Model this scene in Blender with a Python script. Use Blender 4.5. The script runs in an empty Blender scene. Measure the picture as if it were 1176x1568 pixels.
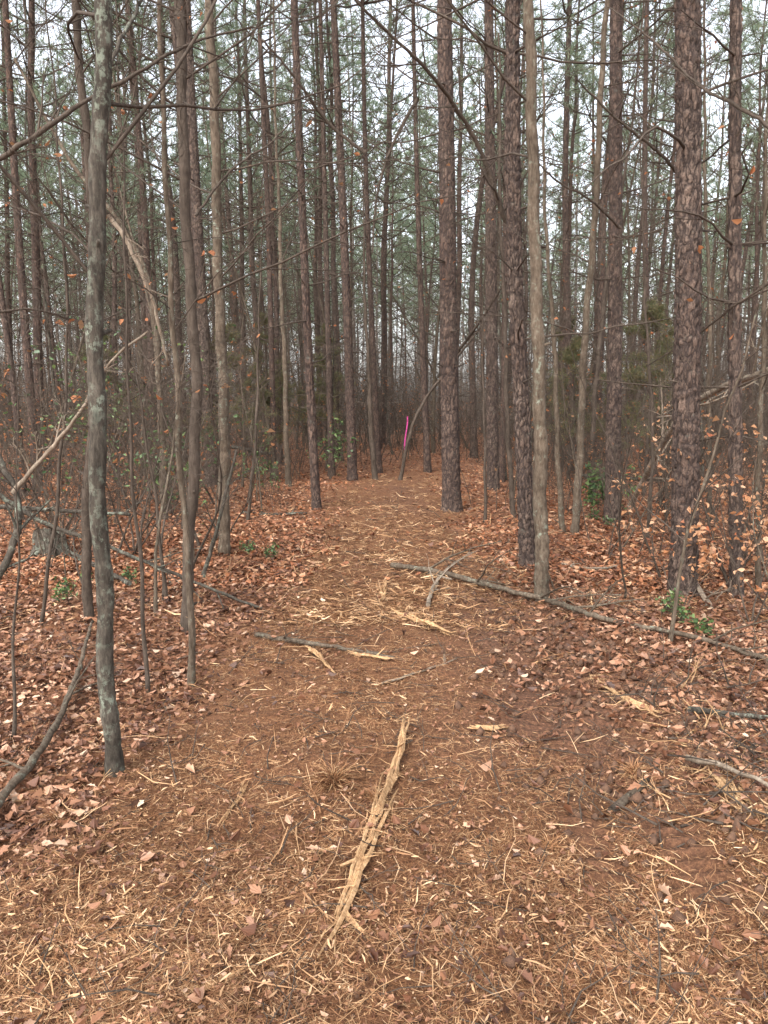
import bpy, math, time
import numpy as np
from mathutils import Vector, Euler
T0=time.time()
rng=np.random.default_rng(7)
scene=bpy.context.scene

# ------------------------------------------------------------------ helpers
def hsh(i,j,s):
    v=np.sin(i*127.1+j*311.7+s*74.7)*43758.5453
    return v-np.floor(v)
def vn(x,y,s=0):
    x=np.asarray(x,float);y=np.asarray(y,float)
    i=np.floor(x);j=np.floor(y);fx=x-i;fy=y-j
    fx=fx*fx*(3-2*fx);fy=fy*fy*(3-2*fy)
    a=hsh(i,j,s);b=hsh(i+1,j,s);c=hsh(i,j+1,s);d=hsh(i+1,j+1,s)
    return (a*(1-fx)+b*fx)*(1-fy)+(c*(1-fx)+d*fx)*fy
def trail_c(y):
    return 0.1+0.018*np.clip(np.asarray(y,float)-10,0,None)**2
def trail_mask(x,y):
    d=np.abs(x-trail_c(y))+0.8*(vn(x*1.3,y*1.3,3)-.5)+0.4*(vn(x*5,y*5,4)-.5)
    w=np.where(y<3.6,1.1+0.45*(3.6-y),1.1)
    return np.clip((w-d)/0.6+0.3,0,1)*np.clip((17.5-y)/3,0,1)
def tread(x,y):
    xx=x+.05*(vn(x*7,y*7,61)-.5)
    b1=np.exp(-((xx-0.72-0.02*y)/0.08)**4)*np.clip((y-2.0)*3,0,1)*np.clip((2.9-y)*3,0,1)
    b2=np.exp(-((xx-1.02-0.02*y)/0.12)**4)*np.clip((y-1.9)*3,0,1)*np.clip((2.9-y)*3,0,1)
    b3=np.exp(-((xx-0.84)/0.20)**4)*np.clip((y-3.1)*4,0,1)*np.clip((4.0-y)*3,0,1)*0.5
    return np.clip(b1+b2+b3,0,1)*np.clip(.45+1.0*vn(x*6,y*6,77),0,1)
def rib(x,y): return np.clip(np.sin((y+0.1*x+.010*vn(x*9,y*9,5))*2*np.pi/0.070)*2.0,-1,.9)
def H(x,y):
    x=np.asarray(x,float);y=np.asarray(y,float)
    tm=tread(x,y)
    h=0.14*(vn(x/4,y/4,1)-.5)+0.07*(vn(x/1.1,y/1.1,2)-.5)+(1-.6*tm)*(0.035*(vn(x*3.5,y*3.5,5)-.5)+0.020*(vn(x*12,y*12,6)-.5))
    h=h+0.5*(vn(x/14,y/14,9)-.4)*np.clip((y-14)/20,0,1)
    h=h+0.12*np.exp(-((x-1.5)/0.28)**2)*vn(x*3,y*1.5,8)*np.clip((9-y)/4,0,1)
    h=h-0.04*np.exp(-((x-0.9)/0.3)**2)*np.clip((9-y)/4,0,1)
    return h+tm*0.012*rib(x,y)-tm*.004
F=1132.0;PIT=math.radians(8.7);CAMZ=1.6
def ray(px,py):
    u=(px-588)/F;v=(784-py)/F
    return np.array([u,math.cos(PIT)+v*math.sin(PIT),v*math.cos(PIT)-math.sin(PIT)])
def gp(px,py):           # image pixel cast along the camera ray onto the terrain
    d=ray(px,py);z=0.0
    for _ in range(6):
        t=(z-CAMZ)/d[2];p=d*t;z=float(H(p[0],p[1]))
    return np.array([p[0],p[1],z])
def at(px,py,Y):
    d=ray(px,py);t=Y/d[1];return np.array([0,0,CAMZ])+d*t
def nrm(v):
    v=np.asarray(v,float);return v/(np.linalg.norm(v,axis=-1,keepdims=True)+1e-9)

class MB:
    def __init__(s): s.V=[];s.F=[];s.M=[];s.S=[];s.A=[];s.n=0
    def add(s,v,f,mat=0,smooth=False,attr=None):
        v=np.asarray(v,float).reshape(-1,3);f=np.asarray(f,np.int64)
        s.V.append(v);s.F.append(f+s.n);s.M.append(mat);s.S.append(smooth)
        s.A.append(np.full(len(v),0.5) if attr is None else attr);s.n+=len(v)
    def tube(s,pts,rad,sides=5,mat=0,cap=False):
        P=np.asarray(pts,float);n=len(P)
        rad=np.broadcast_to(np.asarray(rad,float),(n,))
        T=np.empty_like(P);T[1:-1]=P[2:]-P[:-2];T[0]=P[1]-P[0];T[-1]=P[-1]-P[-2];T=nrm(T)
        m=nrm(P[-1]-P[0]);ref=np.array([1.,0,0]) if abs(m[0])<0.6 else (np.array([0,1.,0]) if abs(m[1])<.7 else np.array([0,0,1.]))
        A=nrm(np.cross(T,ref));B=np.cross(T,A)
        a=np.arange(sides)*2*np.pi/sides
        V=P[:,None,:]+rad[:,None,None]*(np.cos(a)[None,:,None]*A[:,None,:]+np.sin(a)[None,:,None]*B[:,None,:])
        i=np.arange(n-1)[:,None]*sides;j=np.arange(sides)[None,:];k=(j+1)%sides
        f=np.stack([i+j,i+k,i+sides+k,i+sides+j],-1).reshape(-1,4)
        s.add(V.reshape(-1,3),f,mat,True)
        if cap:
            b=s.n-n*sides
            for q in (0,n-1):
                s.F.append((b+q*sides+np.arange(sides))[None,:]);s.M.append(mat if cap is True else cap);s.S.append(False)
                s.V.append(np.zeros((0,3)));s.A.append(np.zeros(0))
    def compact(s):
        d={}
        for f,m,sm in zip(s.F,s.M,s.S): d.setdefault((f.shape[1],m,sm),[]).append(f)
        s.V=[np.concatenate(s.V)];s.A=[np.concatenate(s.A)];s.F=[];s.M=[];s.S=[]
        for (k,m,sm),l in d.items(): s.F.append(np.concatenate(l));s.M.append(m);s.S.append(sm)
        return s
    def stamp(s,o,R,t):
        for f,m,sm in zip(o.F,o.M,o.S): s.F.append(f+s.n);s.M.append(m);s.S.append(sm)
        s.V.append(o.V[0]@R.T+t);s.A.append(o.A[0]);s.n+=len(o.V[0])
    def mesh(s,name,mats):
        me=bpy.data.meshes.new(name)
        V=np.concatenate(s.V);me.vertices.add(len(V));me.vertices.foreach_set('co',V.astype(np.float32).ravel())
        lt=np.concatenate([np.full(len(f),f.shape[1]) for f in s.F])
        lv=np.concatenate([f.ravel() for f in s.F])
        me.loops.add(len(lv));me.loops.foreach_set('vertex_index',lv.astype(np.int32))
        me.polygons.add(len(lt));ls=np.concatenate([[0],np.cumsum(lt)[:-1]])
        me.polygons.foreach_set('loop_start',ls.astype(np.int32))
        try: me.polygons.foreach_set('loop_total',lt.astype(np.int32))
        except Exception: pass
        me.polygons.foreach_set('material_index',np.concatenate([np.full(len(f),m) for f,m in zip(s.F,s.M)]).astype(np.int32))
        me.polygons.foreach_set('use_smooth',np.concatenate([np.full(len(f),m) for f,m in zip(s.F,s.S)]).astype(bool))
        at_=me.attributes.new('crev','FLOAT','POINT');at_.data.foreach_set('value',np.concatenate(s.A).astype(np.float32))
        for m in mats: me.materials.append(m)
        me.update();return me
    def obj(s,name,mats,parent=None):
        o=bpy.data.objects.new(name,s.mesh(name,mats));scene.collection.objects.link(o)
        if parent: o.parent=parent
        return o

# ------------------------------------------------------------------ materials
def newmat(name):
    m=bpy.data.materials.new(name);m.use_nodes=True;nt=m.node_tree;nt.nodes.clear();return m,nt
def ND(nt,t,**k):
    n=nt.nodes.new(t)
    for a,b in k.items(): setattr(n,a,b)
    return n
def ramp(nt,fac,cols,interp='LINEAR'):
    r=ND(nt,'ShaderNodeValToRGB');cr=r.color_ramp;cr.interpolation=interp
    while len(cr.elements)<len(cols): cr.elements.new(0.5)
    for e,(p,c) in zip(cr.elements,cols): e.position=p;e.color=(*c,1)
    nt.links.new(fac,r.inputs[0]);return r.outputs[0]
def mixc(nt,f,a,b,mode='MIX'):
    n=ND(nt,'ShaderNodeMix',data_type='RGBA',blend_type=mode)
    for s,v in ((n.inputs[0],f),(n.inputs[6],a),(n.inputs[7],b)):
        if hasattr(v,'is_linked'): nt.links.new(v,s)
        elif isinstance(v,tuple): s.default_value=(*v,1)
        else: s.default_value=v
    return n.outputs[2]
def out(nt,col,rough=0.8,trans=0,bump=None,bd=0.01,bs=0.6,spec=0.3):
    p=ND(nt,'ShaderNodeBsdfPrincipled');p.inputs['Roughness'].default_value=rough
    p.inputs['Specular IOR Level'].default_value=spec
    nt.links.new(col,p.inputs['Base Color']);o=ND(nt,'ShaderNodeOutputMaterial');sh=p.outputs[0]
    if bump is not None:
        b=ND(nt,'ShaderNodeBump');b.inputs['Distance'].default_value=bd;b.inputs['Strength'].default_value=bs
        nt.links.new(bump,b.inputs['Height']);nt.links.new(b.outputs[0],p.inputs['Normal'])
    if trans:
        t=ND(nt,'ShaderNodeBsdfTranslucent');nt.links.new(col,t.inputs[0])
        m=ND(nt,'ShaderNodeMixShader');m.inputs[0].default_value=trans
        nt.links.new(sh,m.inputs[1]);nt.links.new(t.outputs[0],m.inputs[2]);sh=m.outputs[0]
    nt.links.new(sh,o.inputs[0])
def noise(nt,vec,scale,detail=4,rough=0.6):
    n=ND(nt,'ShaderNodeTexNoise');n.inputs['Scale'].default_value=scale;n.inputs['Detail'].default_value=detail;n.inputs['Roughness'].default_value=rough
    nt.links.new(vec,n.inputs['Vector']);return n.outputs['Fac']
def coords(nt,sc=(1,1,1)):
    t=ND(nt,'ShaderNodeTexCoord');m=ND(nt,'ShaderNodeMapping');m.inputs['Scale'].default_value=sc
    nt.links.new(t.outputs['Object'],m.inputs[0]);return m.outputs[0]
def island_mat(name,cols,rough=0.7,trans=0,spec=0.3,patch=0):
    m,nt=newmat(name);g=ND(nt,'ShaderNodeNewGeometry')
    c=ramp(nt,g.outputs['Random Per Island'],cols)
    if patch: c=mixc(nt,1.0,c,ramp(nt,noise(nt,coords(nt),patch,3),[(.35,(.50,.43,.39)),(.65,(1.12,1.10,1.08))]),'MULTIPLY')
    out(nt,c,rough,trans,spec=spec);return m
def pine_bark():
    m,nt=newmat('pine_bark')
    v=ND(nt,'ShaderNodeTexVoronoi',feature='DISTANCE_TO_EDGE');v.inputs['Scale'].default_value=17
    co=coords(nt,(1,1,0.42));nz=ND(nt,'ShaderNodeTexNoise');nz.inputs['Scale'].default_value=14;nz.inputs['Detail'].default_value=4
    nt.links.new(co,nz.inputs['Vector'])
    w=mixc(nt,0.16,co,nz.outputs['Color'],'ADD');nt.links.new(w,v.inputs['Vector'])
    plate=ramp(nt,v.outputs['Distance'],[(0.0,(0.0,0.0,0.0)),(0.2,(.7,.7,.7)),(0.5,(1,1,1))])
    big=noise(nt,coords(nt,(1,1,.5)),3,5)
    base=ramp(nt,big,[(0.25,(.095,.062,.049)),(0.5,(.155,.110,.090)),(0.75,(.235,.18,.150))])
    fine=noise(nt,coords(nt,(2,2,1.6)),45,5,.7)
    base=mixc(nt,0.85,base,ramp(nt,fine,[(0.3,(.30,.28,.27)),(0.7,(1.5,1.45,1.4))]),'MULTIPLY')
    oi=ND(nt,'ShaderNodeObjectInfo')
    base=mixc(nt,0.8,base,ramp(nt,oi.outputs['Random'],[(0,(.85,.75,.68)),(.5,(1,.98,.94)),(1,(.97,1.0,.95))]),'MULTIPLY')
    c=mixc(nt,plate,(.04,.028,.024),base)
    a=ND(nt,'ShaderNodeAttribute',attribute_name='crev')
    c=mixc(nt,ramp(nt,a.outputs['Fac'],[(0.0,(1,1,1)),(0.45,(0,0,0))]),c,(.025,.017,.014))
    lich=ramp(nt,noise(nt,coords(nt),9,6,.7),[(0.62,(0,0,0)),(0.74,(.4,.4,.4))])
    c=mixc(nt,lich,c,(.20,.22,.18))
    h=mixc(nt,.5,plate,fine)
    out(nt,c,.9,bump=h,bd=.018,bs=1.0);return m
def hard_bark(name,cols,lichen,lc=(.26,.30,.24),bd=.010):
    m,nt=newmat(name)
    n=noise(nt,coords(nt,(1,1,.3)),45,6,.75)
    c=ramp(nt,n,cols)
    l=ramp(nt,noise(nt,coords(nt,(1,1,.8)),28,7,.75),[(lichen,(0,0,0)),(lichen+.08,(.75,.75,.75))])
    l2=ramp(nt,noise(nt,coords(nt,(1,1,1)),5,3),[(.42,(0,0,0)),(.62,(1,1,1))])
    c=mixc(nt,mixc(nt,1.0,l,l2,'MULTIPLY'),c,lc)
    b=ramp(nt,noise(nt,coords(nt,(1,1,1)),3,3),[(.3,(.55,.53,.50)),(.7,(1.2,1.17,1.14))])
    c=mixc(nt,.8,c,b,'MULTIPLY')
    out(nt,c,.88,bump=n,bd=bd,bs=1.,spec=.2);return m
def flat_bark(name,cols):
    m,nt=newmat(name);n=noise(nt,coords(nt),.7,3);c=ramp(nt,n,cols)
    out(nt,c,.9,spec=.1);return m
M_PB=pine_bark()
M_HB=hard_bark('grey_bark',[(.3,(.022,.018,.014)),(.5,(.066,.056,.045)),(.7,(.135,.115,.093))],.50)
M_LB=hard_bark('brown_bark',[(.3,(.040,.028,.020)),(.5,(.105,.080,.058)),(.7,(.18,.145,.110))],.54)
M_TW=hard_bark('twig_bark',[(.3,(.036,.027,.021)),(.7,(.12,.094,.074))],.62)
M_PALE=hard_bark('dead_limb_bark',[(.3,(.12,.09,.065)),(.5,(.24,.19,.145)),(.7,(.38,.32,.25))],.55)
M_FB=flat_bark('hazed_pine_bark',[(.35,(.13,.105,.09)),(.65,(.23,.20,.175))])  # distance haze painted in: bark colour made paler and greyer
M_FT=flat_bark('hazed_twig_bark',[(.35,(.115,.092,.074)),(.65,(.21,.18,.15))])  # same painted haze for distant twigs, saplings and brush
M_ND=island_mat('pine_needles',[(0,(.12,.17,.11)),(.4,(.20,.27,.175)),(.75,(.28,.36,.25)),(1,(.36,.35,.21))],.6,.5)  # greens lightened in colour to stand in for haze among far crowns
M_CD=island_mat('cedar_foliage',[(0,(.08,.11,.05)),(.5,(.15,.16,.075)),(1,(.26,.17,.085))],.7,.4)
M_BL=island_mat('beech_leaves',[(0,(.38,.16,.07)),(.4,(.50,.26,.13)),(.8,(.64,.40,.25)),(1,(.33,.10,.04))],.6,.35)
M_RL=island_mat('rust_leaves',[(0,(.28,.10,.04)),(.5,(.38,.16,.07)),(1,(.20,.11,.055))],.6,.35)
M_GL=island_mat('holly_leaves',[(0,(.04,.08,.03)),(.6,(.09,.155,.05)),(1,(.18,.25,.085))],.4,.3,.5)
M_ST=island_mat('pine_straw',[(0,(.070,.029,.014)),(.3,(.175,.078,.035)),(.65,(.31,.158,.073)),(.9,(.47,.29,.150)),(1,(.58,.41,.24))],.6,patch=1.8)
M_CH=island_mat('wood_chips',[(0,(.25,.125,.058)),(.5,(.45,.275,.140)),(1,(.65,.46,.28))],.6,patch=1.3)
M_LV=island_mat('leaf_litter',[(0,(.050,.022,.013)),(.3,(.14,.060,.032)),(.6,(.25,.120,.065)),(.84,(.37,.20,.120)),(.96,(.48,.31,.21)),(1,(.60,.46,.34))],.5,0,.35,patch=2.2)
M_LO=island_mat('leaf_litter_far',[(0,(.09,.036,.018)),(.4,(.24,.092,.042)),(.75,(.38,.168,.080)),(1,(.55,.34,.21))],.55,0,.3,patch=1.0)
M_WD=hard_bark('fresh_split_wood',[(.3,(.20,.10,.045)),(.5,(.42,.26,.135)),(.7,(.62,.43,.25))],.9)
def mat_clod():
    m,nt=newmat('dark_soil');n=noise(nt,coords(nt),30,6,.7)
    out(nt,ramp(nt,n,[(.3,(.045,.025,.017)),(.7,(.15,.082,.050))]),.95,bump=n,bd=.01);return m
M_CL=mat_clod()
def mat_pink():
    m,nt=newmat('pink_flagging');n=noise(nt,coords(nt),30,2)
    out(nt,ramp(nt,n,[(.3,(.8,.08,.35)),(.7,(.9,.16,.5))]),.4,.3);return m
M_PK=mat_pink()

# ------------------------------------------------------------------ world and light
w=bpy.data.worlds.new('World');scene.world=w;w.use_nodes=True;nt=w.node_tree;nt.nodes.clear()
SE,SA=math.radians(48),math.radians(-150)
sky=ND(nt,'ShaderNodeTexSky',sky_type='NISHITA');sky.sun_disc=False;sky.sun_elevation=SE;sky.sun_rotation=SA
sky.air_density=1.0;sky.dust_density=4.0;sky.ozone_density=1.0
hs=ND(nt,'ShaderNodeHueSaturation');hs.inputs['Saturation'].default_value=0.28;hs.inputs['Value'].default_value=4.2
nt.links.new(sky.outputs[0],hs.inputs['Color'])
bg=ND(nt,'ShaderNodeBackground');bg.inputs[1].default_value=0.15;nt.links.new(hs.outputs[0],bg.inputs[0])
wo=ND(nt,'ShaderNodeOutputWorld');nt.links.new(bg.outputs[0],wo.inputs[0])
sl=bpy.data.lights.new('sun','SUN');sl.energy=1.4;sl.angle=math.radians(18);sl.color=(1,.95,.88)
so=bpy.data.objects.new('sun',sl);scene.collection.objects.link(so)
dv=Vector((math.sin(SA)*math.cos(SE),math.cos(SA)*math.cos(SE),math.sin(SE)))
so.rotation_euler=dv.to_track_quat('Z','Y').to_euler()
scene.view_settings.view_transform='Standard';scene.view_settings.look='None';scene.view_settings.exposure=0

# ------------------------------------------------------------------ ground
def axis(fine0,fine1,step,lim,g=1.09):
    a=list(np.arange(fine0,fine1,step));s=step;v=a[-1]
    while v<lim: s*=g;v+=s;a.append(v)
    return a
xs=np.array(axis(0,2.4,.022,350,1.08));xs=np.concatenate([-xs[:0:-1],xs])
ys=axis(1.2,4.2,.010,400,1.024);s=.1;v=1.2;lo=[]
while v>-60: v-=s;s*=1.2;lo.append(v)
ys=np.array(lo[::-1]+ys)
X,Y=np.meshgrid(xs,ys);Z=H(X,Y);nx,ny=len(xs),len(ys)
idx=np.arange(nx*ny).reshape(ny,nx)
f=np.stack([idx[:-1,:-1],idx[:-1,1:],idx[1:,1:],idx[1:,:-1]],-1).reshape(-1,4)
g=MB();g.add(np.stack([X,Y,Z],-1).reshape(-1,3),f,0,True)
def ground_mat():
    m,nt=newmat('forest_floor')
    co=coords(nt)
    v=ND(nt,'ShaderNodeTexVoronoi');v.inputs['Scale'].default_value=26;nt.links.new(co,v.inputs['Vector'])
    sep=ND(nt,'ShaderNodeSeparateColor');nt.links.new(v.outputs['Color'],sep.inputs[0])
    flank=ramp(nt,sep.outputs[0],[(0,(.06,.026,.014)),(.35,(.15,.062,.031)),(.7,(.24,.108,.054)),(1,(.36,.20,.12))])
    n1=noise(nt,co,55,6,.75)
    n2=noise(nt,coords(nt,(3,.6,1)),40,5,.7);n3=noise(nt,coords(nt,(.6,3,1)),40,5,.7)
    mx=ND(nt,'ShaderNodeMath',operation='MAXIMUM');nt.links.new(n2,mx.inputs[0]);nt.links.new(n3,mx.inputs[1])
    tr=ramp(nt,mx.outputs[0],[(.38,(.060,.025,.013)),(.52,(.150,.067,.031)),(.66,(.25,.125,.058)),(.8,(.40,.24,.122))])
    a=ND(nt,'ShaderNodeAttribute',attribute_name='trail');d=ND(nt,'ShaderNodeAttribute',attribute_name='dirt')
    c=mixc(nt,a.outputs['Fac'],flank,tr)
    soil=ramp(nt,n1,[(.3,(.060,.029,.017)),(.55,(.145,.070,.040)),(.75,(.27,.145,.085))])
    c=mixc(nt,d.outputs['Fac'],c,soil)
    gsh=ND(nt,'ShaderNodeAttribute',attribute_name='groove_shade')
    c=mixc(nt,gsh.outputs['Fac'],c,(.060,.030,.019))  # painted shade: tread grooves darkened in colour so the ribs show
    c=mixc(nt,.7,c,ramp(nt,n1,[(.3,(.4,.37,.35)),(.7,(1.3,1.25,1.2))]),'MULTIPLY')
    out(nt,c,.9,bump=n1,bd=.02,bs=.8);return m
def dirt_mask(x,y):
    d=1.3*np.exp(-((x-0.95)/0.42)**2)*np.exp(-((y-5.0)/1.3)**2)
    d=d+.8*np.exp(-((x-1.15)/0.30)**2)*np.clip((6-y)/2,0,1)*np.clip(y-2.2,0.2,1)
    d=d+.5*np.exp(-((x-0.45)/0.35)**2)*np.exp(-((y-3.6)/1.0)**2)
    d=d+.6*np.exp(-((x-.3)/.5)**2)*np.exp(-((y-12)/2.5)**2)
    return np.clip(d*(0.35+1.2*vn(x*4,y*4,21))+.45*tread(x,y),0,1)
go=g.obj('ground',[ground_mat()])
for nme,val in (('trail',trail_mask(X,Y)),('dirt',dirt_mask(X,Y)),('groove_shade',tread(X,Y)*np.clip(-rib(X,Y),0,1)*.55)):
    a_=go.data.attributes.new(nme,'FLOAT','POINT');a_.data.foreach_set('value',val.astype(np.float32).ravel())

# ------------------------------------------------------------------ scatter
def sample(n,y0,y1,p=1.0,hw=0.56,pad=.35):
    u=rng.random(n)
    if p==1: y=y0*(y1/y0)**u
    else: y=(y0**(1-p)+(y1**(1-p)-y0**(1-p))*u)**(1/(1-p))
    x=(rng.random(n)*2-1)*(hw*y+pad);return x,y
def strips(mb,x,y,L,W,mat,lift=.01,tilt=.15,up=.5,z=None):
    n=len(x);a=rng.random(n)*np.pi*2;b=a+rng.normal(0,.35,n)
    if z is None: z=H(x,y)+rng.random(n)*lift+.003
    t=rng.normal(0,tilt,n);t2=t+rng.normal(0,.25,n)
    d1=np.stack([np.cos(a),np.sin(a),t],-1);d2=np.stack([np.cos(b),np.sin(b),t2],-1)
    P1=np.stack([x,y,z],-1);P0=P1-d1*(L/2)[:,None];P2=P1+d2*(L/2)[:,None]
    for P in(P0,P2): P[:,2]=np.maximum(P[:,2],H(P[:,0],P[:,1])+.001)
    s=np.stack([-np.sin(a),np.cos(a),rng.normal(0,up,n)],-1);s=nrm(s)*(W/2)[:,None]
    V=np.stack([P0-s*.5,P0+s*.5,P1-s,P1+s,P2-s*.4,P2+s*.4],1).reshape(-1,3)
    i=np.arange(n)[:,None]*6
    mb.add(V,np.concatenate([i+[[0,1,3,2]],i+[[2,3,5,4]]]),mat)
def leaves(mb,P,S,mat,flat=.35,aspect=.6,lobed=False):
    n=len(P);N=nrm(np.stack([rng.normal(0,flat,n),rng.normal(0,flat,n),np.ones(n)],-1))
    a=rng.random(n)*np.pi*2;A=np.stack([np.cos(a),np.sin(a),np.zeros(n)],-1)
    A=nrm(A-N*(A*N).sum(-1,keepdims=True));B=np.cross(N,A)
    if lobed:
        tmpl=[(0,0),(.2,.25),(.35,.48),(.5,.3),(.68,.42),(.8,.18),(1,0)]
    else: tmpl=[(0,0),(.22,.30),(.5,.46),(.8,.26),(1,0)]
    k=len(tmpl);V=[];fold=rng.normal(.2,.35,n);curl=rng.normal(0.1,.4,n)
    asp=aspect*(.6+.7*rng.random(n))
    L=tmpl+[(u,-v) for u,v in tmpl[-2:0:-1]]
    for u,v in L:
        jj=1+rng.normal(0,.12,n)
        uu=(u-.5)*S*jj;vv=v*S*asp*jj
        V.append(P+A*uu[:,None]+B*vv[:,None]+N*(abs(v)*fold*S+curl*(u-.5)**2*2*S)[:,None])
    V=np.stack(V,1).reshape(-1,3);m=len(L);i=np.arange(n)[:,None]*m
    fs=[]
    for q in range(k-2):
        fs.append(i+[[0,q+1,q+2]]); fs.append(i+[[0,(m-q-2)%m,(m-q-1)%m]])
    mb.add(V,np.concatenate(fs),mat)
def place_leaves(mb,n,y0,y1,p,Smin,Smax,mat,trailkeep,lobed=False,lift=.02):
    x,y=sample(n,y0,y1,p);tm=trail_mask(x,y);k=rng.random(n)<(1-tm)+tm*trailkeep
    k&=rng.random(n)>dirt_mask(x,y)*.6
    k&=rng.random(n)>tread(x,y)*.9
    k&=rng.random(n)<.35+1.0*vn(x*1.8,y*1.8,41)
    x,y=x[k],y[k];P=np.stack([x,y,H(x,y)+.004+rng.random(len(x))*lift],-1)
    leaves(mb,P,Smin+(Smax-Smin)*rng.random(len(x))**1.5,mat,lobed=lobed)
mb=MB()
place_leaves(mb,36000,1.4,7,1.0,.018,.062,0,.045,True,.035)
place_leaves(mb,34000,1.4,8,1.0,.008,.030,0,.40,False,.02)
place_leaves(mb,55000,6,26,1.4,.035,.075,1,.04,False,.04)
place_leaves(mb,24000,4,14,1.2,.03,.065,0,.05,False,.04)
mb.obj('leaf_litter',[M_LV,M_LO])
mb=MB()
def keep(x,y,side,noi=0):
    tm=trail_mask(x,y);k=rng.random(len(x))<tm+(1-tm)*side
    k&=rng.random(len(x))>dirt_mask(x,y)*.55
    k&=rng.random(len(x))>tread(x,y)*.85
    k&=rng.random(len(x))<.32+1.0*vn(x*2.2,y*2.2,31)
    return x[k],y[k]
x,y=keep(*sample(240000,1.4,6.5,1.0),.38);strips(mb,x,y,.012+.065*rng.random(len(x))**1.6,.0009+.0019*rng.random(len(x)),0,.018)
x,y=keep(*sample(90000,5,18,1.2),.15);strips(mb,x,y,.03+.10*rng.random(len(x)),.003+.004*rng.random(len(x)),0,.02)
mb.obj('pine_straw',[M_ST])
mb=MB()
x,y=keep(*sample(22000,1.4,8,1.2),.45);strips(mb,x,y,.008+.042*rng.random(len(x))**2.5,.002+.006*rng.random(len(x))**2,0,.03,.25,1.)
x,y=keep(*sample(20000,5,17,1.1),.35);strips(mb,x,y,.03+.15*rng.random(len(x))**2,.004+.010*rng.random(len(x))**2,0,.04,.2,1.)
x,y=sample(680,1.6,14,1.0)
k=(trail_mask(x,y)>.0)|(rng.random(len(x))<.4);x,y=x[k],y[k]
strips(mb,x,y,.06+.15*rng.random(len(x)),.002+.004*rng.random(len(x)),0,.03,.12,1.)
mb.obj('wood_chips',[M_CH])
mb=MB()
n=3600;x=1.35+rng.normal(0,.4,n);y=1.6+5.5*rng.random(n);r=.005+.026*rng.random(n)**3
x2,y2=sample(4000,1.5,9,1.0,.4);x=np.r_[x,x2];y=np.r_[y,y2];r=np.r_[r,.003+.010*rng.random(4000)**2]
k=rng.random(len(x))>tread(x,y)*1.0;x,y,r=x[k],y[k],r[k];n=len(x)
oc=np.array([[1,0,0],[-1,0,0],[0,1,0],[0,-1,0],[0,0,1],[0,0,-1]],float)
of=np.array([[0,2,4],[2,1,4],[1,3,4],[3,0,4],[2,0,5],[1,2,5],[3,1,5],[0,3,5]])
V=np.stack([x,y,H(x,y)+r*.4],-1)[:,None]+ (oc[None]*(.6+.7*rng.random((n,6,1)))+rng.normal(0,.15,(n,6,3)))*r[:,None,None]
mb.add(V.reshape(-1,3),(np.arange(n)[:,None,None]*6+of[None]).reshape(-1,3),0,True)
mb.obj('soil_clods',[M_CL])

# ------------------------------------------------------------------ growth
def grow(mb,p,d,L,r,lvl,mat,up=.1,wig=.12,kids=(6,4,3),tips=None,sides=(6,4,3,3),ang=(.6,1.1),minr=.0012,ratio=.5,t0=.2):
    n=int(min(9,max(3,L/.18)));st=L/n;P=[p];D=[nrm(d)];d=nrm(d)
    W=rng.normal(0,wig,(n,3))
    for i in range(n):
        d=d+W[i];d[2]+=up*.3;d=d/math.sqrt(d@d);p=p+d*st;P.append(p);D.append(d)
    R=np.maximum(np.linspace(r,r*.3,n+1),minr)
    mb.tube(P,R,sides[min(3,len(kids)-lvl)],mat)
    if tips is not None and lvl<=1: tips.append((P[-1],d));
    if tips is not None and lvl==0 : tips.append((P[n//2+1],d))
    if lvl>0:
        K=kids[len(kids)-lvl]
        for k in range(K):
            t=t0+(1-t0)*(k+rng.random())/K;i=min(n-1,int(t*n));fr=t*n-i
            q=P[i]*(1-fr)+P[i+1]*fr
            a=rng.uniform(*ang);ax=nrm(np.cross(D[i],rng.normal(0,1,3)))
            dd=D[i]*math.cos(a)+ax*math.sin(a)
            grow(mb,q,dd,L*ratio*(1.15-.6*t)*rng.uniform(.6,1.2),max(R[i]*.55,minr),lvl-1,mat,up,wig*1.2,kids,tips,sides,ang,minr,ratio,.2)
def needles(mb,tips,n=12,L=.14,w=.007,mat=2):
    if not tips: return
    P=np.array([t[0] for t in tips]);D=np.array([t[1] for t in tips])
    P=np.repeat(P,n,0);D=np.repeat(D,n,0);m=len(P)
    d=nrm(D*.7+rng.normal(0,.6,(m,3)));s=nrm(np.cross(d,rng.normal(0,1,(m,3))))*w/2
    P=P-D*rng.random((m,1))*.14;l=L*(.7+.5*rng.random((m,1)))
    V=np.stack([P-s,P+s,P+d*l],1).reshape(-1,3)
    mb.add(V,np.arange(m*3).reshape(-1,3),mat)
def plates(u,v,per):
    i=np.floor(u);j=np.floor(v);d1=np.full(u.shape,9.);d2=np.full(u.shape,9.);idv=np.zeros(u.shape)
    for a in(-1,0,1):
        for b in(-1,0,1):
            ii=i+a;jj=j+b;im=np.mod(ii,per)
            cx=ii+.5+.8*(hsh(im,jj,1)-.5);cy=jj+.5+.8*(hsh(im,jj,2)-.5)
            d=np.hypot(u-cx,v-cy);c=d<d1
            d2=np.where(c,d1,np.minimum(d2,d));idv=np.where(c,hsh(im,jj,3),idv);d1=np.where(c,d,d1)
    return d2-d1,idv
def resample(P,step):
    P=np.asarray(P,float);s=np.r_[0,np.cumsum(np.linalg.norm(np.diff(P,axis=0),axis=1))]
    n=max(2,int(s[-1]/step));t=np.linspace(0,s[-1],n)
    return np.stack([np.interp(t,s,P[:,k]) for k in range(3)],-1),t,s[-1]
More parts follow.
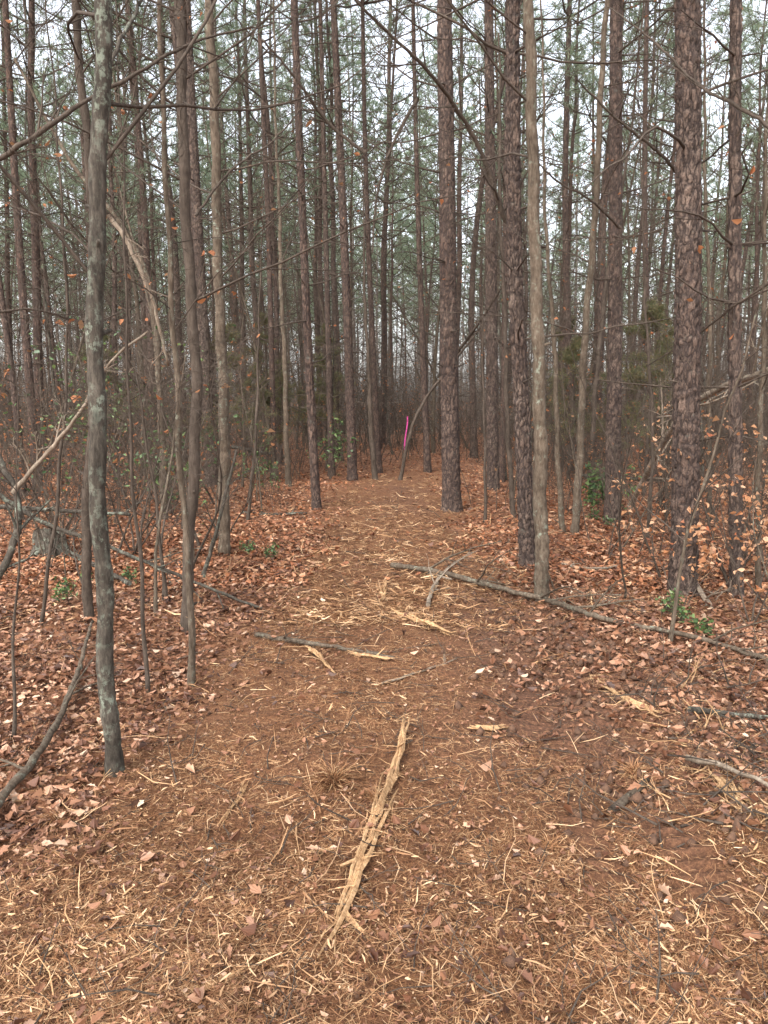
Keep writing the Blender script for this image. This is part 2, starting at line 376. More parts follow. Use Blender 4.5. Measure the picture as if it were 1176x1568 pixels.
def smooth_line(P,it=2):
    P=np.asarray(P,float)
    for _ in range(it):
        Q=np.empty((2*len(P)-2,3));Q[0::2]=P[:-1]*.75+P[1:]*.25;Q[1::2]=P[:-1]*.25+P[1:]*.75
        P=np.vstack([P[:1],Q,P[-1:]])
    return P
def bark_trunk(mb,P,r0,r1,dz,sides,amp,mat=0,flare=.35):
    Q,t,Lt=resample(P,dz);n=len(Q);a=np.arange(sides)*2*np.pi/sides
    R=r0+(r1-r0)*t/Lt;R=R*(1+flare*np.exp(-t/.14))
    per=max(5,int(2*np.pi*r0/.038))
    U=np.broadcast_to(a[None]/(2*np.pi)*per,(n,sides));Vv=np.broadcast_to((t/.075)[:,None],(n,sides))
    Vv=Vv+.9*vn(U*1.0,Vv*.6,4);seed=float(P[0][0]*17+P[0][1]*5);e,idv=plates(U,Vv+round(seed*3),per)
    rag=vn(U*6,Vv*6,7)
    disp=amp*(np.clip(e*3.2,0,1)*1.2+.8*idv+.6*rag-1.2)
    RR=R[:,None]+disp
    V=Q[:,None,:]+np.stack([RR*np.cos(a),RR*np.sin(a),0*RR],-1)
    i=np.arange(n-1)[:,None]*sides;j=np.arange(sides)[None];k=(j+1)%sides
    f=np.stack([i+j,i+k,i+sides+k,i+sides+j],-1).reshape(-1,4)
    mb.add(V.reshape(-1,3),f,mat,True,attr=np.clip(e*2.0+.2*(rag-.5),0,1).ravel())
def pine(mb,P,r0,Ht,crown,near=0,dead=1.0,tuftn=12,tw=.007,far=0,tl=.17):
    P=smooth_line(P,2) if len(P)>2 else np.asarray(P)
    if near:
        bark_trunk(mb,P,r0,r0*.25,.022 if near==2 else .032,48 if near==2 else 32,.014 if near==2 else .011)
    else:
        Q,t,Lt=resample(P,.6 if far<2 else 2.);R=(r0+(r0*.2-r0)*t/Lt)*(1+.3*np.exp(-t/.15));mb.tube(Q,R,7 if far<2 else 5,0)
    s=np.r_[0,np.cumsum(np.linalg.norm(np.diff(P,axis=0),axis=1))];Lt=s[-1]
    tips=[];z=1.0+rng.random()*.8
    while z<Lt-.2:
        q=np.array([np.interp(z,s,P[:,k]) for k in range(3)]);rr=r0*(1-.8*z/Lt)
        a0=rng.random()*6.28;nb=rng.integers(2,5)
        for b in range(nb):
            a=a0+b*6.28/nb+rng.normal(0,.3);dr=np.array([math.cos(a),math.sin(a),0])
            if z<crown:
                if rng.random()>dead*(.35+.5*z/crown):
                    if not far and rng.random()<.7: # stub
                        l=rng.uniform(.03,.15);mb.tube([q+dr*rr*.8,q+dr*(rr+l)+[0,0,l*.2]],[.009,.005],4,1,cap=True)
                    continue
                L=rng.uniform(.4,1.1)+1.0*rng.random()*min(1,z/5)
                if far==2: grow(mb,q+dr*rr*.8,dr+[0,0,rng.uniform(-.15,.35)],L,.012,0,1,rng.uniform(-.25,.2),.2,(4,),None,(3,3,3),minr=.007)
                elif far: grow(mb,q+dr*rr*.8,dr+[0,0,rng.uniform(-.15,.35)],L,.006+.006*L,1,1,rng.uniform(-.25,.2),.15,(4,),None,(3,3,3),ratio=.45,t0=.3,minr=.003)
                else: grow(mb,q+dr*rr*.8,dr+[0,0,rng.uniform(-.15,.35)],L,.005+.005*L,2 if L>.9 else 1,1,rng.uniform(-.25,.2),.13,(4,2),None,(5,3,3),ratio=.4,t0=.35)
            else:
                f=(z-crown)/(Lt-crown);L=(1.9*(1-f)**.7+.3)*rng.uniform(.6,1.1)
                if far: grow(mb,q+dr*rr*.8,dr+[0,0,.15+.5*f],L,.008+.008*L,1,1,.25,.10,(6 if far==1 else 4,),tips,(3,3,3),ratio=.45,t0=.35,minr=.003 if far==1 else .006)
                else: grow(mb,q+dr*rr*.8,dr+[0,0,.15+.5*f],L,.008+.008*L,1,1,.25,.10,(7,),tips,(4,3,3),ratio=.45,t0=.3)
        z+=rng.uniform(.35,.65)
    needles(mb,tips,tuftn,tl,tw,2)
PM=[M_PB,M_TW,M_ND]
def sapling(mb,Ht,r,nb=14,lean=.12,leafy=0,wig=.05,z0=.18,bl=.36,minr=.0016,kids=(5,3)):
    n=12;P=[np.zeros(3)];d=nrm(np.array([rng.normal(0,lean),rng.normal(0,lean),1.]))
    for i in range(n):
        d=nrm(d+rng.normal(0,wig,3)+[0,0,.05]);P.append(P[-1]+d*Ht/n)
    P=np.array(P);R=np.linspace(r,r*.15,n+1);R[0]*=1.3;mb.tube(P,R,7 if len(kids)>1 else 4,0);tips=[]
    for k in range(nb):
        t=z0+(1-z0)*(k+rng.random())/nb;i=min(n-1,int(t*n));q=P[i]+(P[i+1]-P[i])*(t*n-i)
        a=rng.random()*6.28;dr=np.array([math.cos(a),math.sin(a),rng.uniform(.3,1.1)])
        grow(mb,q,dr,min(3.0,Ht*bl*(1.1-.7*t))*rng.uniform(.5,1.2),max(.003,R[i]*.4),len(kids),1,.15,.14,kids,tips,(4,3,3),ratio=.5,minr=minr)
    if leafy:
        T=np.array([t[0] for t in tips]);k=rng.random(len(T))<leafy;T=T[k]
        if len(T): leaves(mb,T+rng.normal(0,.02,T.shape),rng.uniform(.04,.08,len(T)),2,flat=1.2)

def pproto(far,tn,tw,tl):
    mb=MB();Ht=rng.uniform(15,20);n=10;P=[np.array([0,0,-.1])]
    lx,ly=rng.normal(0,.02,2)
    for i in range(n): P.append(np.array([lx*Ht*(i+1)/n+rng.normal(0,.05),ly*Ht*(i+1)/n+rng.normal(0,.05),Ht*(i+1)/n]))
    pine(mb,P,rng.uniform(.06,.12),Ht,rng.uniform(5.5,8.5),0,1.0,tn,tw,far,tl)
    return mb
pines=[pproto(1,12,.014,.18).mesh('pine_proto',PM) for _ in range(6)]
pines_lo=[pproto(2,9,.034,.28).compact() for _ in range(5)]
saps=[];saps_tall=[]
for v in range(9):
    mb=MB();Ht=rng.uniform(4,9) if v<5 else rng.uniform(11,14);sapling(mb,Ht,.009+.0034*Ht,int(10+Ht*1.0),leafy=.06 if v%2 else 0,lean=.08,minr=.002)
    (saps if v<5 else saps_tall).append(mb.mesh('sapling_proto',[M_LB if v%3 else M_HB,M_TW,M_RL]))
saps_near=[]
for v in range(6):
    mb=MB();Ht=rng.uniform(1.8,3.8);sapling(mb,Ht,.005+.003*Ht,int(10+Ht*2),leafy=.04 if v%2 else 0,lean=.2,wig=.09,minr=.0011,kids=(5,3))
    saps_near.append(mb.mesh('sapling_proto',[M_LB if v%2 else M_TW,M_TW,M_RL]))
saps_lo=[]
for v in range(5):
    mb=MB();Ht=rng.uniform(5,11);sapling(mb,Ht,.012+.004*Ht,18,lean=.08,minr=.007,kids=(5,));saps_lo.append(mb.compact())
brush=[];brush_lo=[]
for v in range(6):
    mb=MB()
    for q in range(8):
        a=rng.random()*6.28;p=np.array([rng.normal(0,.4),rng.normal(0,.4),-.03])
        tips=[];grow(mb,p,np.array([math.cos(a)*.35,math.sin(a)*.35,1.]),rng.uniform(1.,3.2),.009,2,0,.1,.12,(6,3),tips,(4,3,3),minr=.002)
        T=np.array([t[0] for t in tips]);k=rng.random(len(T))<(.35 if v==1 else .06);T=T[k]
        if len(T): leaves(mb,T,rng.uniform(.04,.07,len(T)),1,flat=1.2)
    brush.append(mb.mesh('brush_proto',[M_TW,M_RL]))
for v in range(5):
    mb=MB()
    for q in range(12):
        a=rng.random()*6.28;p=np.array([rng.normal(0,.7),rng.normal(0,.7),-.03])
        tips=[];grow(mb,p,np.array([math.cos(a)*.35,math.sin(a)*.35,1.]),rng.uniform(1.5,4.2),.012,1,1,.1,.12,(6,),tips,(3,3,3),minr=.005)
        T=np.array([t[0] for t in tips]);k=rng.random(len(T))<(.3 if v<2 else .05);T=T[k]
        if len(T): leaves(mb,T,rng.uniform(.06,.10,len(T)),2,flat=1.2)
    brush_lo.append(mb.compact())
print('protos done',time.time()-T0)
def inst(me,x,y,sc,parent,name,tilt=0.02):
    o=bpy.data.objects.new(name,me);scene.collection.objects.link(o)
    o.location=(x,y,float(H(x,y))-.03);o.rotation_euler=(rng.normal(0,tilt),rng.normal(0,tilt),rng.random()*6.28)
    o.scale=(sc,sc,sc*rng.uniform(.9,1.15));o.parent=parent;return o
def stamp(mb,proto,x,y,sc,tilt=.02):
    R=np.array(Euler((rng.normal(0,tilt),rng.normal(0,tilt),rng.random()*6.28)).to_matrix())*sc
    R=R@np.diag([1,1,rng.uniform(.9,1.15)])
    mb.stamp(proto,R,np.array([x,y,float(H(x,y))-.03]))
def empty(name):
    e=bpy.data.objects.new(name,None);scene.collection.objects.link(e);return e
EF=empty('distant_pine_forest')
pts=[]
def try_pts(n,y0,y1,dmin,hw=.58,pad=2.5,clear=1.5,yc=20):
    res=[]
    for _ in range(n):
        y=math.sqrt(rng.uniform(y0*y0,y1*y1));x=rng.uniform(-1,1)*(hw*y+pad)
        if y<yc and abs(x-trail_c(y))<clear: continue
        if any((x-a)**2+(y-b)**2<dmin**2 for a,b in pts[-400:]): continue
        pts.append((x,y));res.append((x,y))
    return res
pick=lambda L:L[rng.integers(len(L))]
for x,y in try_pts(50,12,24,1.6)+try_pts(170,22,42,1.7): inst(pick(pines),x,y,rng.uniform(.75,1.12),EF,'pine')
mb=MB()
for x,y in try_pts(400,42,85,2.0): stamp(mb,pick(pines_lo),x,y,rng.uniform(.75,1.12))
for _ in range(9):
    a=rng.uniform(.9,2*math.pi-.9);r=rng.uniform(8,18);stamp(mb,pick(pines_lo),r*math.sin(a),r*math.cos(a),rng.uniform(.9,1.1))
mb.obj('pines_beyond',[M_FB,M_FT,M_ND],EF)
ES=empty('understory_saplings')
for x,y in try_pts(190,4.2,12,.35,.58,.5,1.75,18): inst(pick(saps_near),x,y,rng.uniform(.6,1.15),ES,'sapling',tilt=.12)
for x,y in try_pts(16,7,13,1.2,.6,1,2.6,18)+try_pts(40,12,30,1.2): inst(pick(saps_tall),x,y,rng.uniform(.7,1.1),ES,'sapling',tilt=.03)
for x,y in try_pts(90,9,20,.6,.6,2,1.6,18)+try_pts(110,18,32,.7):
    inst(pick(saps),x,y,rng.uniform(.6,1.1),ES,'sapling',tilt=.06 if rng.random()<.85 else .4)
mb=MB()
for x,y in try_pts(420,30,75,.8): stamp(mb,pick(saps_lo),x,y,rng.uniform(.6,1.1),.05)
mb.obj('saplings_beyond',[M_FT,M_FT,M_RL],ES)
EB=empty('understory_brush')
for x,y in try_pts(150,7,17,.45,.6,1,1.8,17)+try_pts(140,16.5,26,.5,clear=.0,yc=0): inst(pick(brush),x,y,rng.uniform(.4,.8) if y<15 else rng.uniform(.7,1.3),EB,'brush',tilt=.08)
mb=MB()
for x,y in try_pts(460,20,60,.6,clear=.0,yc=0): stamp(mb,pick(brush_lo),x,y,rng.uniform(.5,1.0),.08)
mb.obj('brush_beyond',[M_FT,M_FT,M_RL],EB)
print('inst',time.time()-T0)

# ------------------------------------------------------------------ trees placed by image pixel coordinates
def trunk_line(px,lift=.05):
    b=gp(*px[0]);Y=b[1];P=[b-[0,0,lift]]+[at(a,c,Y) for a,c in px[1:]];return P,Y
def extend(P,Ht):
    P=list(P);d=nrm(P[-1]-P[-2]);z=P[-1][2]
    while z<Ht:
        d=nrm(d*.6+np.array([0,0,1.])*.4);P.append(P[-1]+d*1.5);z=P[-1][2]
    return P
PINES=[
 ([(692,782),(688,600),(685,300),(680,0)],31,1),
 ([(1046,908),(1050,700),(1055,350),(1052,0)],42,2),
 ([(808,868),(800,640),(786,380),(784,0)],25,2),
 ([(937,800),(942,500),(943,0)],25,1),
 ([(755,750),(752,400),(748,0)],21,1),
 ([(325,745),(308,450),(285,0)],20,1),
 ([(540,735),(530,420),(510,0)],16,1),
 ([(485,780),(470,500),(450,0)],14,1),
 ([(1128,912),(1124,500),(1126,0)],20,1),
 ([(726,700),(718,350),(800,0)],13,0),
 ([(880,720),(862,350),(872,0)],14,0),
 ([(508,728),(500,400),(490,0)],12,0),
 ([(655,722),(640,350),(632,0)],12,0),
 ([(238,730),(225,350),(196,0)],14,0),
 ([(420,735),(412,350),(395,0)],11,0),
 ([(1000,735),(985,350),(990,0)],12,0),
 ([(580,722),(560,300),(555,0)],12,0),
 ([(60,760),(30,400),(8,0)],16,0),
]
for px,w,near in PINES:
    P,Y=trunk_line(px);dep=Y/ray(*px[0])[1];r=w/F*dep/2*.88
    P=extend(P,rng.uniform(14,17));mb=MB();pine(mb,P,r,P[-1][2],rng.uniform(8.5,10.5),near,.9,9,.010)
    mb.obj('pine_tree',PM)
HARD=[
 ('maple_tree',[(175,1185),(158,1000),(153,700),(154,350),(158,0)],25,.88,M_HB,9,12),
 ('maple_tree',[(289,965),(288,850),(303,600),(292,400),(272,0)],17,.8,M_TW,9,14),
 ('maple_tree',[(346,850),(342,600),(336,400),(318,0)],17,.7,M_LB,10,14),
 ('hickory_tree',[(832,920),(830,700),(818,500),(820,200),(806,0)],22,.65,M_LB,11,12),
 ('hickory_tree',[(880,818),(892,600),(905,400),(918,180),(930,0)],12,.6,M_LB,10,12),
 ('maple_sapling',[(297,1052),(294,900),(272,760),(268,560),(262,300),(240,0)],11,.5,M_LB,7,12),
 ('maple_sapling',[(222,1060),(216,900),(205,740),(204,600),(190,380)],7,.4,M_TW,3.2,10),
 ('maple_tree',[(135,950),(134,800),(146,600),(142,300),(120,0)],15,.7,M_TW,9,10),
 ('maple_sapling',[(252,800),(246,650),(240,450),(180,330),(120,270)],12,.5,M_LB,5,12),
 ('maple_sapling',[(1162,905),(1166,600),(1176,200)],9,.6,M_LB,6,10),
 ('maple_sapling',[(862,812),(850,600),(832,300)],9,.5,M_LB,7,12),
 ('maple_sapling',[(575,735),(566,620),(560,480)],9,.5,M_TW,6,12),
 ('maple_sapling',[(612,735),(630,640),(690,560),(760,470)],6,.5,M_TW,5,10),
 ('maple_sapling',[(442,745),(436,560),(425,250)],9,.5,M_LB,9,12),
 ('maple_sapling',[(20,1130),(12,950),(30,800)],6,.4,M_TW,2,6),
 ('maple_sapling',[(255,920),(238,760),(215,600)],6,.4,M_TW,3,8),
 ('maple_sapling',[(785,790),(772,500),(765,250)],8,.5,M_TW,6,10),
 ('maple_sapling',[(905,770),(915,500),(960,250)],8,.5,M_TW,7,10),
 ('maple_sapling',[(1085,800),(1090,500),(1075,200)],8,.5,M_LB,7,10),
 ('maple_sapling',[(745,800),(738,600),(742,450)],5,.4,M_TW,4,8),
 ('maple_sapling',[(60,960),(90,760),(110,520),(90,300)],6,.5,M_TW,5,12),
 ('maple_sapling',[(380,800),(392,640),(400,470)],5,.5,M_TW,5,10),
 ('maple_sapling',[(990,830),(1002,640),(985,430)],6,.5,M_TW,5,12),
]
for nm,px,w,rt,mat,Ht,nb in HARD:
    P,Y=trunk_line(px);dep=Y/ray(*px[0])[1];r=w/F*dep/2
    yo=rng.normal(0,.03,len(P));P=[p+[0,yo[i]*(i>0),0] for i,p in enumerate(P)]
    top=P[-1][2];P=extend(P,Ht);P=smooth_line(P,2);Q,t,Lt=resample(P,.03)
    fr=min(1,(top-P[0][2])/Lt);k=(1-rt)/max(fr,.2)
    R=r*np.maximum(1-k*t/Lt,.18)*(1+.35*np.exp(-t/.08));R=R*(1+.05*np.sin(t*23+w)+.04*np.sin(t*61)+rng.normal(0,.03,len(t)))
    Q=Q+np.stack([.006*np.sin(t*9+w)+.012*np.sin(t*2.3+w),.006*np.cos(t*7),0*t],-1)
    mb=MB();mb.tube(Q,R,14,0);tips=[]
    nb=int(nb*1.35)+6
    for q in range(nb):
        tt=.22+.78*(q+rng.random())/nb;i=min(len(Q)-1,int(tt*len(Q)));a=rng.random()*6.28
        L=rng.uniform(.6,1.0)*min(2.6,Lt*.3)*(1.15-.6*tt)
        grow(mb,Q[i],np.array([math.cos(a),math.sin(a),rng.uniform(.2,1.)]),L,max(.002,min(.010,R[i]*.24)),2,1,.12,.13,(8,5),tips,(6,4,3),ratio=.45)
    for q in range(10):
        i=rng.integers(5,len(Q)-2);a=rng.random()*6.28;dr=np.array([math.cos(a),math.sin(a),.4]);l=R[i]+rng.uniform(.01,.05)
        mb.tube([Q[i],Q[i]+dr*l],[R[i]*.4,R[i]*.2],5,0,cap=True)
    T=np.array([t_[0] for t_ in tips]);T=T[rng.random(len(T))<.02]
    if len(T): leaves(mb,T,rng.uniform(.03,.05,len(T)),2,flat=1.2)
    mb.obj(nm,[mat,M_TW,M_RL])
print('trees',time.time()-T0)

# ------------------------------------------------------------------ limbs and fallen branches
def limb(name,pts,w,mat,kids=6,ground=False,taper=.45,lvl=2,side=.25,splint=False,lift=0):
    if ground: P=[gp(a,b)+[0,0,lift] for a,b in pts];
    else: P=[at(a,b,Y) for a,b,Y in pts]
    dep=np.linalg.norm(P[0]-[0,0,CAMZ]);r=w/F*dep/2
    if ground:
        for p in P: p[2]+=r*.7
    P=smooth_line(P,2);Q,t,Lt=resample(P,.05);R=r*(1-(1-taper)*t/Lt)*(1+.08*np.sin(t*40)+.06*np.sin(t*17+1))
    Q=Q+rng.normal(0,.003,Q.shape)
    mb=MB()
    if mat is M_WD:   # torn wood: bundle of angular slivers
        for q in range(9):
            a0=rng.uniform(0,.55);a1=min(1,a0+rng.uniform(.25,.7))
            if q<2:a0,a1=(0,.62) if q==0 else (.4,1)
            i0,i1=int(a0*len(Q)),max(int(a0*len(Q))+3,int(a1*len(Q)));C=Q[i0:i1]
            if len(C)<3: C=Q
            off=rng.normal(0,r*.45,3);off[2]=abs(off[2])*.6
            fan=np.linspace(-1,1,len(C))[:,None]*rng.normal(0,r*.5,3)[None]*[1,1,.2]
            k=np.linspace(-1,1,len(C));rr=r*rng.uniform(.25,.5)*(1-.75*np.abs(k)**2)*(1+rng.normal(0,.12,len(C)))
            mb.tube(C+off+fan+rng.normal(0,r*.12,C.shape),rr,4,0,cap=True)
    else: mb.tube(Q,R,9,0,cap=True)
    for q in range(kids):
        i=int(len(Q)*(.1+.85*rng.random()));i=min(i,len(Q)-2);d=nrm(Q[i+1]-Q[i])
        v=rng.normal(0,1,3);
        if ground: v[2]=abs(v[2])*.4
        dd=nrm(d*.7+nrm(v-d*(v@d))*.7)
        grow(mb,Q[i],dd,rng.uniform(.3,1.)*Lt*side,R[i]*.5,lvl,0,0.05 if not ground else -.1,.12,(5,3),None,(5,4,3),ratio=.45)
    if splint:
        n=70;k=rng.integers(0,len(Q),n);strips(mb,Q[k,0]+rng.normal(0,r*1.5,n),Q[k,1]+rng.normal(0,r*1.5,n),rng.uniform(.03,.16,n),rng.uniform(.002,.006,n),0,z=Q[k,2]+r*.3)
    o=mb.obj(name,[mat])
    if mat is M_WD: o.data.polygons.foreach_set('use_smooth',np.zeros(len(o.data.polygons),bool))
    return o
limb('fallen_branch',[(600,872),(680,886),(760,908),(850,930),(940,965),(1060,982),(1185,1025)],8,M_LB,10,True,.6,lift=.03)
limb('fallen_branch',[(655,932),(662,905),(680,878),(722,850)],7,M_PALE,3,True,.5,1,lift=.02)
limb('fallen_branch',[(648,880),(690,892)],6,M_PALE,0,True,lift=.02)
limb('fallen_branch',[(392,976),(450,986),(530,998),(602,1012)],8,M_LB,3,True,.5,1,splint=True,lift=.01)
limb('split_branch',[(474,995),(495,1014),(514,1036)],13,M_WD,1,True,.6,0)
limb('split_branch',[(620,1108),(606,1190),(585,1255),(560,1320),(530,1400),(488,1478)],14,M_WD,3,True,1.3,0,.1,True,lift=.008)
limb('split_branch',[(602,940),(640,955),(692,976)],11,M_WD,2,True,.4,1,splint=True)
limb('split_branch',[(530,1000),(560,1008),(604,1010)],9,M_WD,1,True,.5,0)
limb('split_branch',[(722,1120),(752,1122),(772,1117)],11,M_WD,0,True,.6,0,lift=.005)
limb('split_branch',[(585,925),(590,905),(588,890)],9,M_WD,1,True,.6,0)
limb('fallen_branch',[(-30,1290),(20,1225),(80,1150),(120,1050),(142,965)],13,M_LB,3,True,.5,1,lift=.05)
limb('fallen_branch',[(935,1248),(965,1222),(990,1198)],13,M_LB,1,True,.7,0)
limb('fallen_branch',[(1055,1098),(1110,1104),(1190,1112)],9,M_HB,3,True,.6,1,lift=.03)
limb('fallen_branch',[(585,1050),(650,1030),(700,1012)],4,M_PALE,3,True,.6,1,lift=.01)
limb('fallen_branch',[(860,870),(900,880),(950,872)],5,M_PALE,3,True,.6,1,lift=.03)
limb('split_branch',[(905,1040),(950,1075),(1015,1098)],12,M_WD,2,True,.5,1,.15,True)
limb('split_branch',[(960,1425),(962,1470),(966,1530)],10,M_WD,0,True,.5,0)
limb('split_branch',[(280,1530),(330,1510),(390,1480)],10,M_WD,1,True,.5,0)
limb('split_branch',[(380,1200),(358,1235),(335,1270)],8,M_WD,1,True,.5,0)
limb('split_branch',[(440,1312),(480,1308),(525,1302)],7,M_WD,1,True,.5,0)
limb('split_branch',[(1090,1190),(1130,1230),(1180,1260)],18,M_WD,1,True,.6,0,.1,True)
limb('fallen_branch',[(1050,1180),(1110,1192),(1176,1225)],8,M_PALE,3,True,.6,1,lift=.05)
limb('fallen_branch',[(370,788),(420,790),(470,786)],6,M_HB,2,True,.6,1)
limb('fallen_branch',[(880,745),(950,748),(1030,750)],8,M_HB,3,True,.6,1,lift=.15)
limb('fallen_branch',[(200,905),(120,860),(60,830)],7,M_HB,3,True,.6,1,lift=.05)
limb('fallen_branch',[(330,690),(380,700),(440,712)],6,M_HB,3,True,.6,1,lift=.15)
limb('dead_limb',[(-20,745,5.5),(60,800,5.6),(150,830,5.6),(280,884,5.7),(400,932,5.4)],7,M_HB,8,False,.5,2)
limb('dead_limb',[(-20,905,4),(15,860,4),(35,775,4.1),(0,700,4.2),(-30,660,4.3)],11,M_HB,6,False,.6,2)
limb('dead_limb',[(20,755,4.1),(75,690,4.1),(125,632,4.0),(142,590,4.),(190,530,4.),(228,508,4.)],7,M_PALE,6,False,.4,2)
limb('dead_limb',[(-20,775,6),(100,782,6),(200,788,6)],7,M_HB,6,False,.6,2)
limb('leaning_branch',[(308,892,6.4),(330,820,6.4),(345,760,6.5),(362,690,6.6)],7,M_HB,4,False,.5,2)
limb('leaning_branch',[(965,775,9.2),(995,715,8.6),(1045,625,7.5),(1110,590,6.8),(1200,560,6)],8,M_PALE,8,False,.8,2)
limb('leaning_branch',[(1062,888,6.0),(1100,950,5.4),(1140,1015,4.8),(1190,1085,4.2)],7,M_PALE,6,False,1,2)
limb('leaning_branch',[(165,330,4.8),(190,360,4.8),(215,410,4.8),(240,480,4.9),(258,560,5)],6,M_PALE,6,False,.7,2)
limb('overhanging_bough',[(-30,262,3.6),(60,205,3.6),(130,155,3.7),(200,120,3.8),(290,62,4),(420,35,4.3)],7,M_TW,10,False,.3,2)
limb('overhanging_bough',[(800,390,7.0),(765,320,6.9),(742,240,6.8),(700,165,6.6),(650,100,6.3),(560,20,6.),(500,-50,5.8)],8,M_TW,12,False,.3,2)
limb('overhanging_bough',[(560,235,9),(500,190,9),(455,120,8.7),(400,60,8.5)],5,M_TW,9,False,.5,2)
limb('overhanging_bough',[(700,540,12.5),(730,500,12),(775,430,11.5)],5,M_TW,5,False,.5,2)
limb('overhanging_bough',[(1200,210,5),(1130,160,5.2),(1075,140,5.5),(1000,60,6),(930,10,6.3)],5,M_TW,10,False,.4,2)
limb('overhanging_bough',[(1060,300,6.6),(1010,230,6.4),(950,190,6.3),(880,120,6.2)],5,M_TW,10,False,.4,2)
limb('overhanging_bough',[(160,420,3.2),(120,360,3.3),(60,330,3.4),(-20,300,3.5)],4,M_TW,8,False,.4,2)
limb('overhanging_bough',[(160,120,3.2),(185,60,3.3),(215,10,3.5),(240,-60,3.6)],6,M_HB,7,False,.5,2)
limb('overhanging_bough',[(1200,420,5.5),(1120,470,5.8),(1060,520,6.2),(990,560,6.6)],4,M_TW,10,False,.4,2)
limb('overhanging_bough',[(-20,480,4.2),(60,470,4.4),(130,500,4.7),(210,470,5)],4,M_TW,10,False,.4,2)
limb('overhanging_bough',[(640,150,10),(600,220,10),(575,300,10),(570,390,10)],5,M_TW,8,False,.4,2)
limb('overhanging_bough',[(950,350,8.5),(900,300,8.2),(850,280,8),(800,220,7.8)],4,M_TW,10,False,.4,2)
limb('overhanging_bough',[(300,330,6),(360,250,6.2),(420,220,6.5),(480,140,6.8)],4,M_TW,10,False,.4,2)

# stump
mb=MB();b=gp(78,850);a=np.arange(18)*2*np.pi/18
rings=[]
for k,(zz,rr) in enumerate([(-.05,.21),(.03,.18),(.1,.15),(.19,.14),(.24,.12),(.18,.07),(.15,.01)]):
    R=rr*(1+.18*np.sin(a*5+1)+.1*np.sin(a*9)+rng.normal(0,.05,18));rings.append(np.stack([b[0]+R*np.cos(a),b[1]+R*np.sin(a),b[2]+zz+(.06*rng.random(18) if 3<=k<=4 else 0*a)],-1))
V=np.concatenate(rings);i=np.arange(6)[:,None]*18;j=np.arange(18)[None];k=(j+1)%18
mb.add(V,np.stack([i+j,i+k,i+18+k,i+18+j],-1).reshape(-1,4),0,False);mb.obj('tree_stump',[M_HB])

def tuft(name,px,py,n,L,mat):
    b=gp(px,py);mb=MB();a=rng.random(n)*6.28;e=rng.uniform(.1,1.1,n)
    d=np.stack([np.cos(a)*np.cos(e),np.sin(a)*np.cos(e),np.sin(e)],-1);P=b+rng.normal(0,.012,(n,3));s=nrm(np.cross(d,rng.normal(0,1,(n,3))))*.0012
    l=L*rng.uniform(.4,1,(n,1));m=P+d*l*.6;tip=P+d*l-[0,0,1]*l*.25
    V=np.stack([P-s,P+s,m-s,m+s,tip-s*.3,tip+s*.3],1).reshape(-1,3);i=np.arange(n)[:,None]*6
    mb.add(V,np.concatenate([i+[[0,1,3,2]],i+[[2,3,5,4]]]),0);mb.obj(name,[mat])
tuft('grass_tuft',510,1200,520,.17,M_ST);tuft('grass_tuft',968,1185,160,.12,M_ST);tuft('grass_tuft',575,1225,160,.09,M_ST)
tuft('grass_tuft',540,1062,90,.06,M_ST);tuft('grass_tuft',90,1260,160,.10,M_ST);tuft('grass_tuft',845,1300,160,.08,M_ST);tuft('grass_tuft',585,905,90,.12,M_CH)
mb=MB()
for q in range(100):
    c=gp(rng.uniform(1000,1230),rng.uniform(1010,1280));d=rng.normal(0,1,3);d[2]=abs(d[2])*.35
    k=int(rng.random()<.35);grow(mb,c+[0,0,.02],d,rng.uniform(.10,.4)*(.6 if k else 1),rng.uniform(.002,.006),1,k,-.1,.22,(3,),None,(5,4,3))
mb.obj('brush_pile',[M_TW,M_WD])
mb=MB()
x,y=sample(1300,1.6,16,1.0)
for a_,b_ in zip(x,y):
    d=rng.normal(0,1,3);d[2]=abs(d[2])*.12
    grow(mb,np.array([a_,b_,float(H(a_,b_))+.015]),d,rng.uniform(.06,.26)*(1+b_*.08),rng.uniform(.0012,.0035)*(1+b_*.06),1,int(rng.random()<.25),-.12,.2,(2,),None,(4,3,3))
mb.obj('fallen_twigs',[M_TW,M_CH])

def leafy(name,px,L,n,mat,leafm,dens=.9,size=(.035,.06),up=.1):
    mb=MB();tips=[];b=gp(*px)
    for q in range(n):
        a=rng.random()*6.28;grow(mb,b-[0,0,.02],np.array([math.cos(a)*.45,math.sin(a)*.45,1.]),L*rng.uniform(.5,1),.006*L,2,0,up,.1,(8,4),tips,(5,4,3))
    T=np.array([t[0] for t in tips]);T=T[rng.random(len(T))<dens]
    leaves(mb,T+rng.normal(0,.015,T.shape),rng.uniform(*size,len(T)),1,flat=1.3);return mb.obj(name,[mat,leafm])
leafy('beech_sapling',(1120,905),1.7,4,M_TW,M_BL,.9)
leafy('beech_sapling',(1045,935),.8,3,M_TW,M_BL,.7)
leafy('beech_sapling',(1170,870),2.0,4,M_TW,M_BL,.85)
leafy('beech_sapling',(1150,960),1.3,3,M_TW,M_BL,.7)
leafy('beech_sapling',(880,770),1.3,2,M_TW,M_RL,.4)
leafy('beech_sapling',(40,800),1.7,3,M_TW,M_RL,.2)
leafy('beech_sapling',(1010,780),1.8,3,M_TW,M_RL,.3)
leafy('holly_shrub',(205,850),1.8,5,M_TW,M_GL,.6,(.04,.065))
leafy('holly_shrub',(90,830),1.9,4,M_TW,M_GL,.5,(.04,.065))
leafy('holly_shrub',(262,790),2.1,5,M_TW,M_GL,.7,(.05,.08))
leafy('holly_shrub',(205,780),3.0,6,M_TW,M_GL,.7,(.05,.08))
leafy('holly_shrub',(505,735),1.3,4,M_TW,M_GL,.7,(.05,.08))
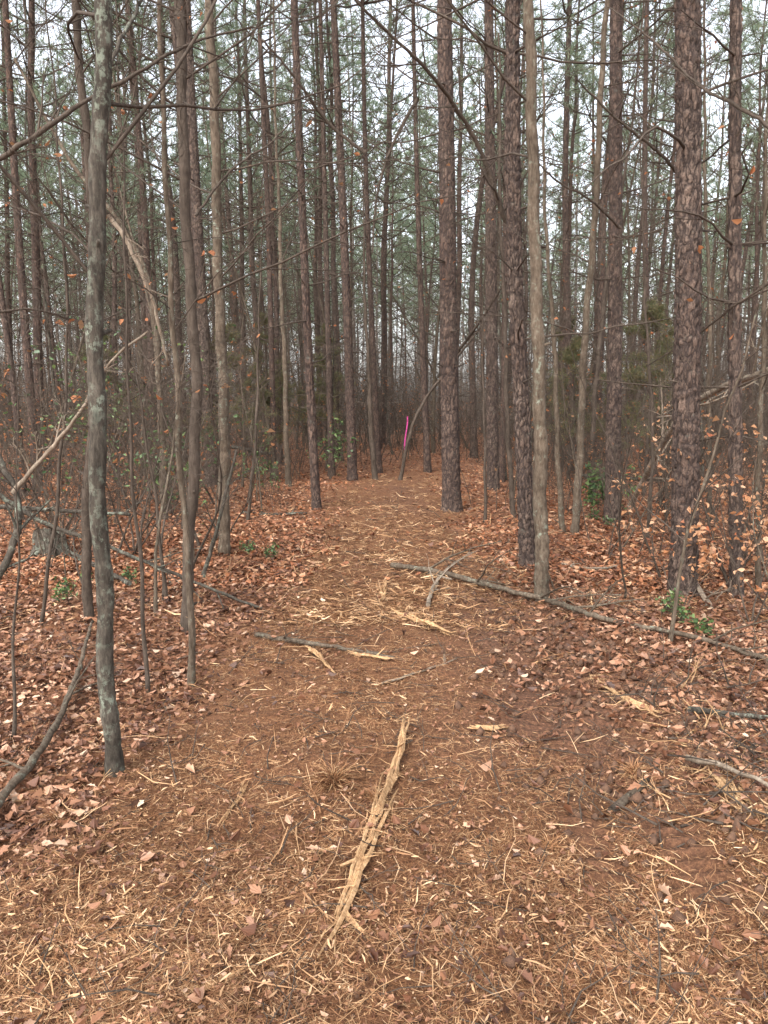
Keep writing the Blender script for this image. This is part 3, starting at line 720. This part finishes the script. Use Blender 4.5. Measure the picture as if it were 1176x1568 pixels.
leafy('holly_shrub',(930,795),.8,7,M_TW,M_GL,.9,(.05,.07))
leafy('holly_shrub',(400,760),.9,4,M_TW,M_GL,.6,(.05,.07))
for q,px in enumerate([(1040,958),(1075,975),(105,925),(200,895),(935,810),(380,850),(410,858),(905,800),(1030,945),(120,915)]):
    leafy('greenbrier',px,.22,3,M_TW,M_GL,.35,(.02,.04))
def cedar(px,Ht):
    mb=MB();b=gp(*px);tips=[];Ht*=.88
    mb.tube([b-[0,0,.05],b+[0.03,0,Ht*.5],b+[0,.02,Ht]],[.03,.02,.004],7,0)
    for q in range(int(28*Ht/3)):
        t=.25+.75*rng.random();a=rng.random()*6.28
        grow(mb,b+[0,0,Ht*t],np.array([math.cos(a),math.sin(a),.35]),(1.15-t)*Ht*.33*rng.uniform(.6,1.1),.006,2,0,.1,.1,(7,4),tips,(4,3,3))
    needles(mb,tips,7,.09,.006,1);mb.obj('red_cedar',[M_TW,M_CD])
for px,Ht in [((352,740),3.4),((395,735),2.6),((985,760),3.6),((950,735),3.4),((870,735),3.0),((500,722),3.6),((1020,740),3.2),((410,722),3.8),((860,718),3.6),((160,735),3.5)]: cedar(px,Ht)
b=gp(618,722);Y=b[1];mb=MB()
top=at(624,638,Y);bot=at(619,692,Y)
mb.tube([b,at(616,690,Y),at(622,630,Y),at(626,560,Y)],[.012,.01,.008,.005],6,1)
n=9;tt=np.linspace(0,1,n);C=top[None]*(1-tt[:,None])+bot[None]*tt[:,None]+np.stack([.01*np.sin(tt*7),-.02+.015*np.cos(tt*5),0*tt],-1)
V=np.stack([C-[.014,0,0],C+[.014,.006,0]],1).reshape(-1,3);i=np.arange(n-1)[:,None]*2
mb.add(V,i+[[0,1,3,2]],0);mb.tube([top+[-.012,-.01,0],top+[.014,-.014,.006],top+[.012,.014,.004],top+[-.012,.012,0],top+[-.012,-.01,0]],.005,4,0)
mb.obj('pink_flagging_tape',[M_PK,M_TW])

# ------------------------------------------------------------------ camera
cd=bpy.data.cameras.new('camera');co=bpy.data.objects.new('camera',cd);scene.collection.objects.link(co)
co.location=(0,0,CAMZ);co.rotation_euler=(math.radians(90)-PIT,0,0)
cd.sensor_fit='VERTICAL';cd.sensor_height=36;cd.sensor_width=27;cd.lens=26;cd.clip_end=2000;cd.clip_start=.05
scene.camera=co
print('done',time.time()-T0)
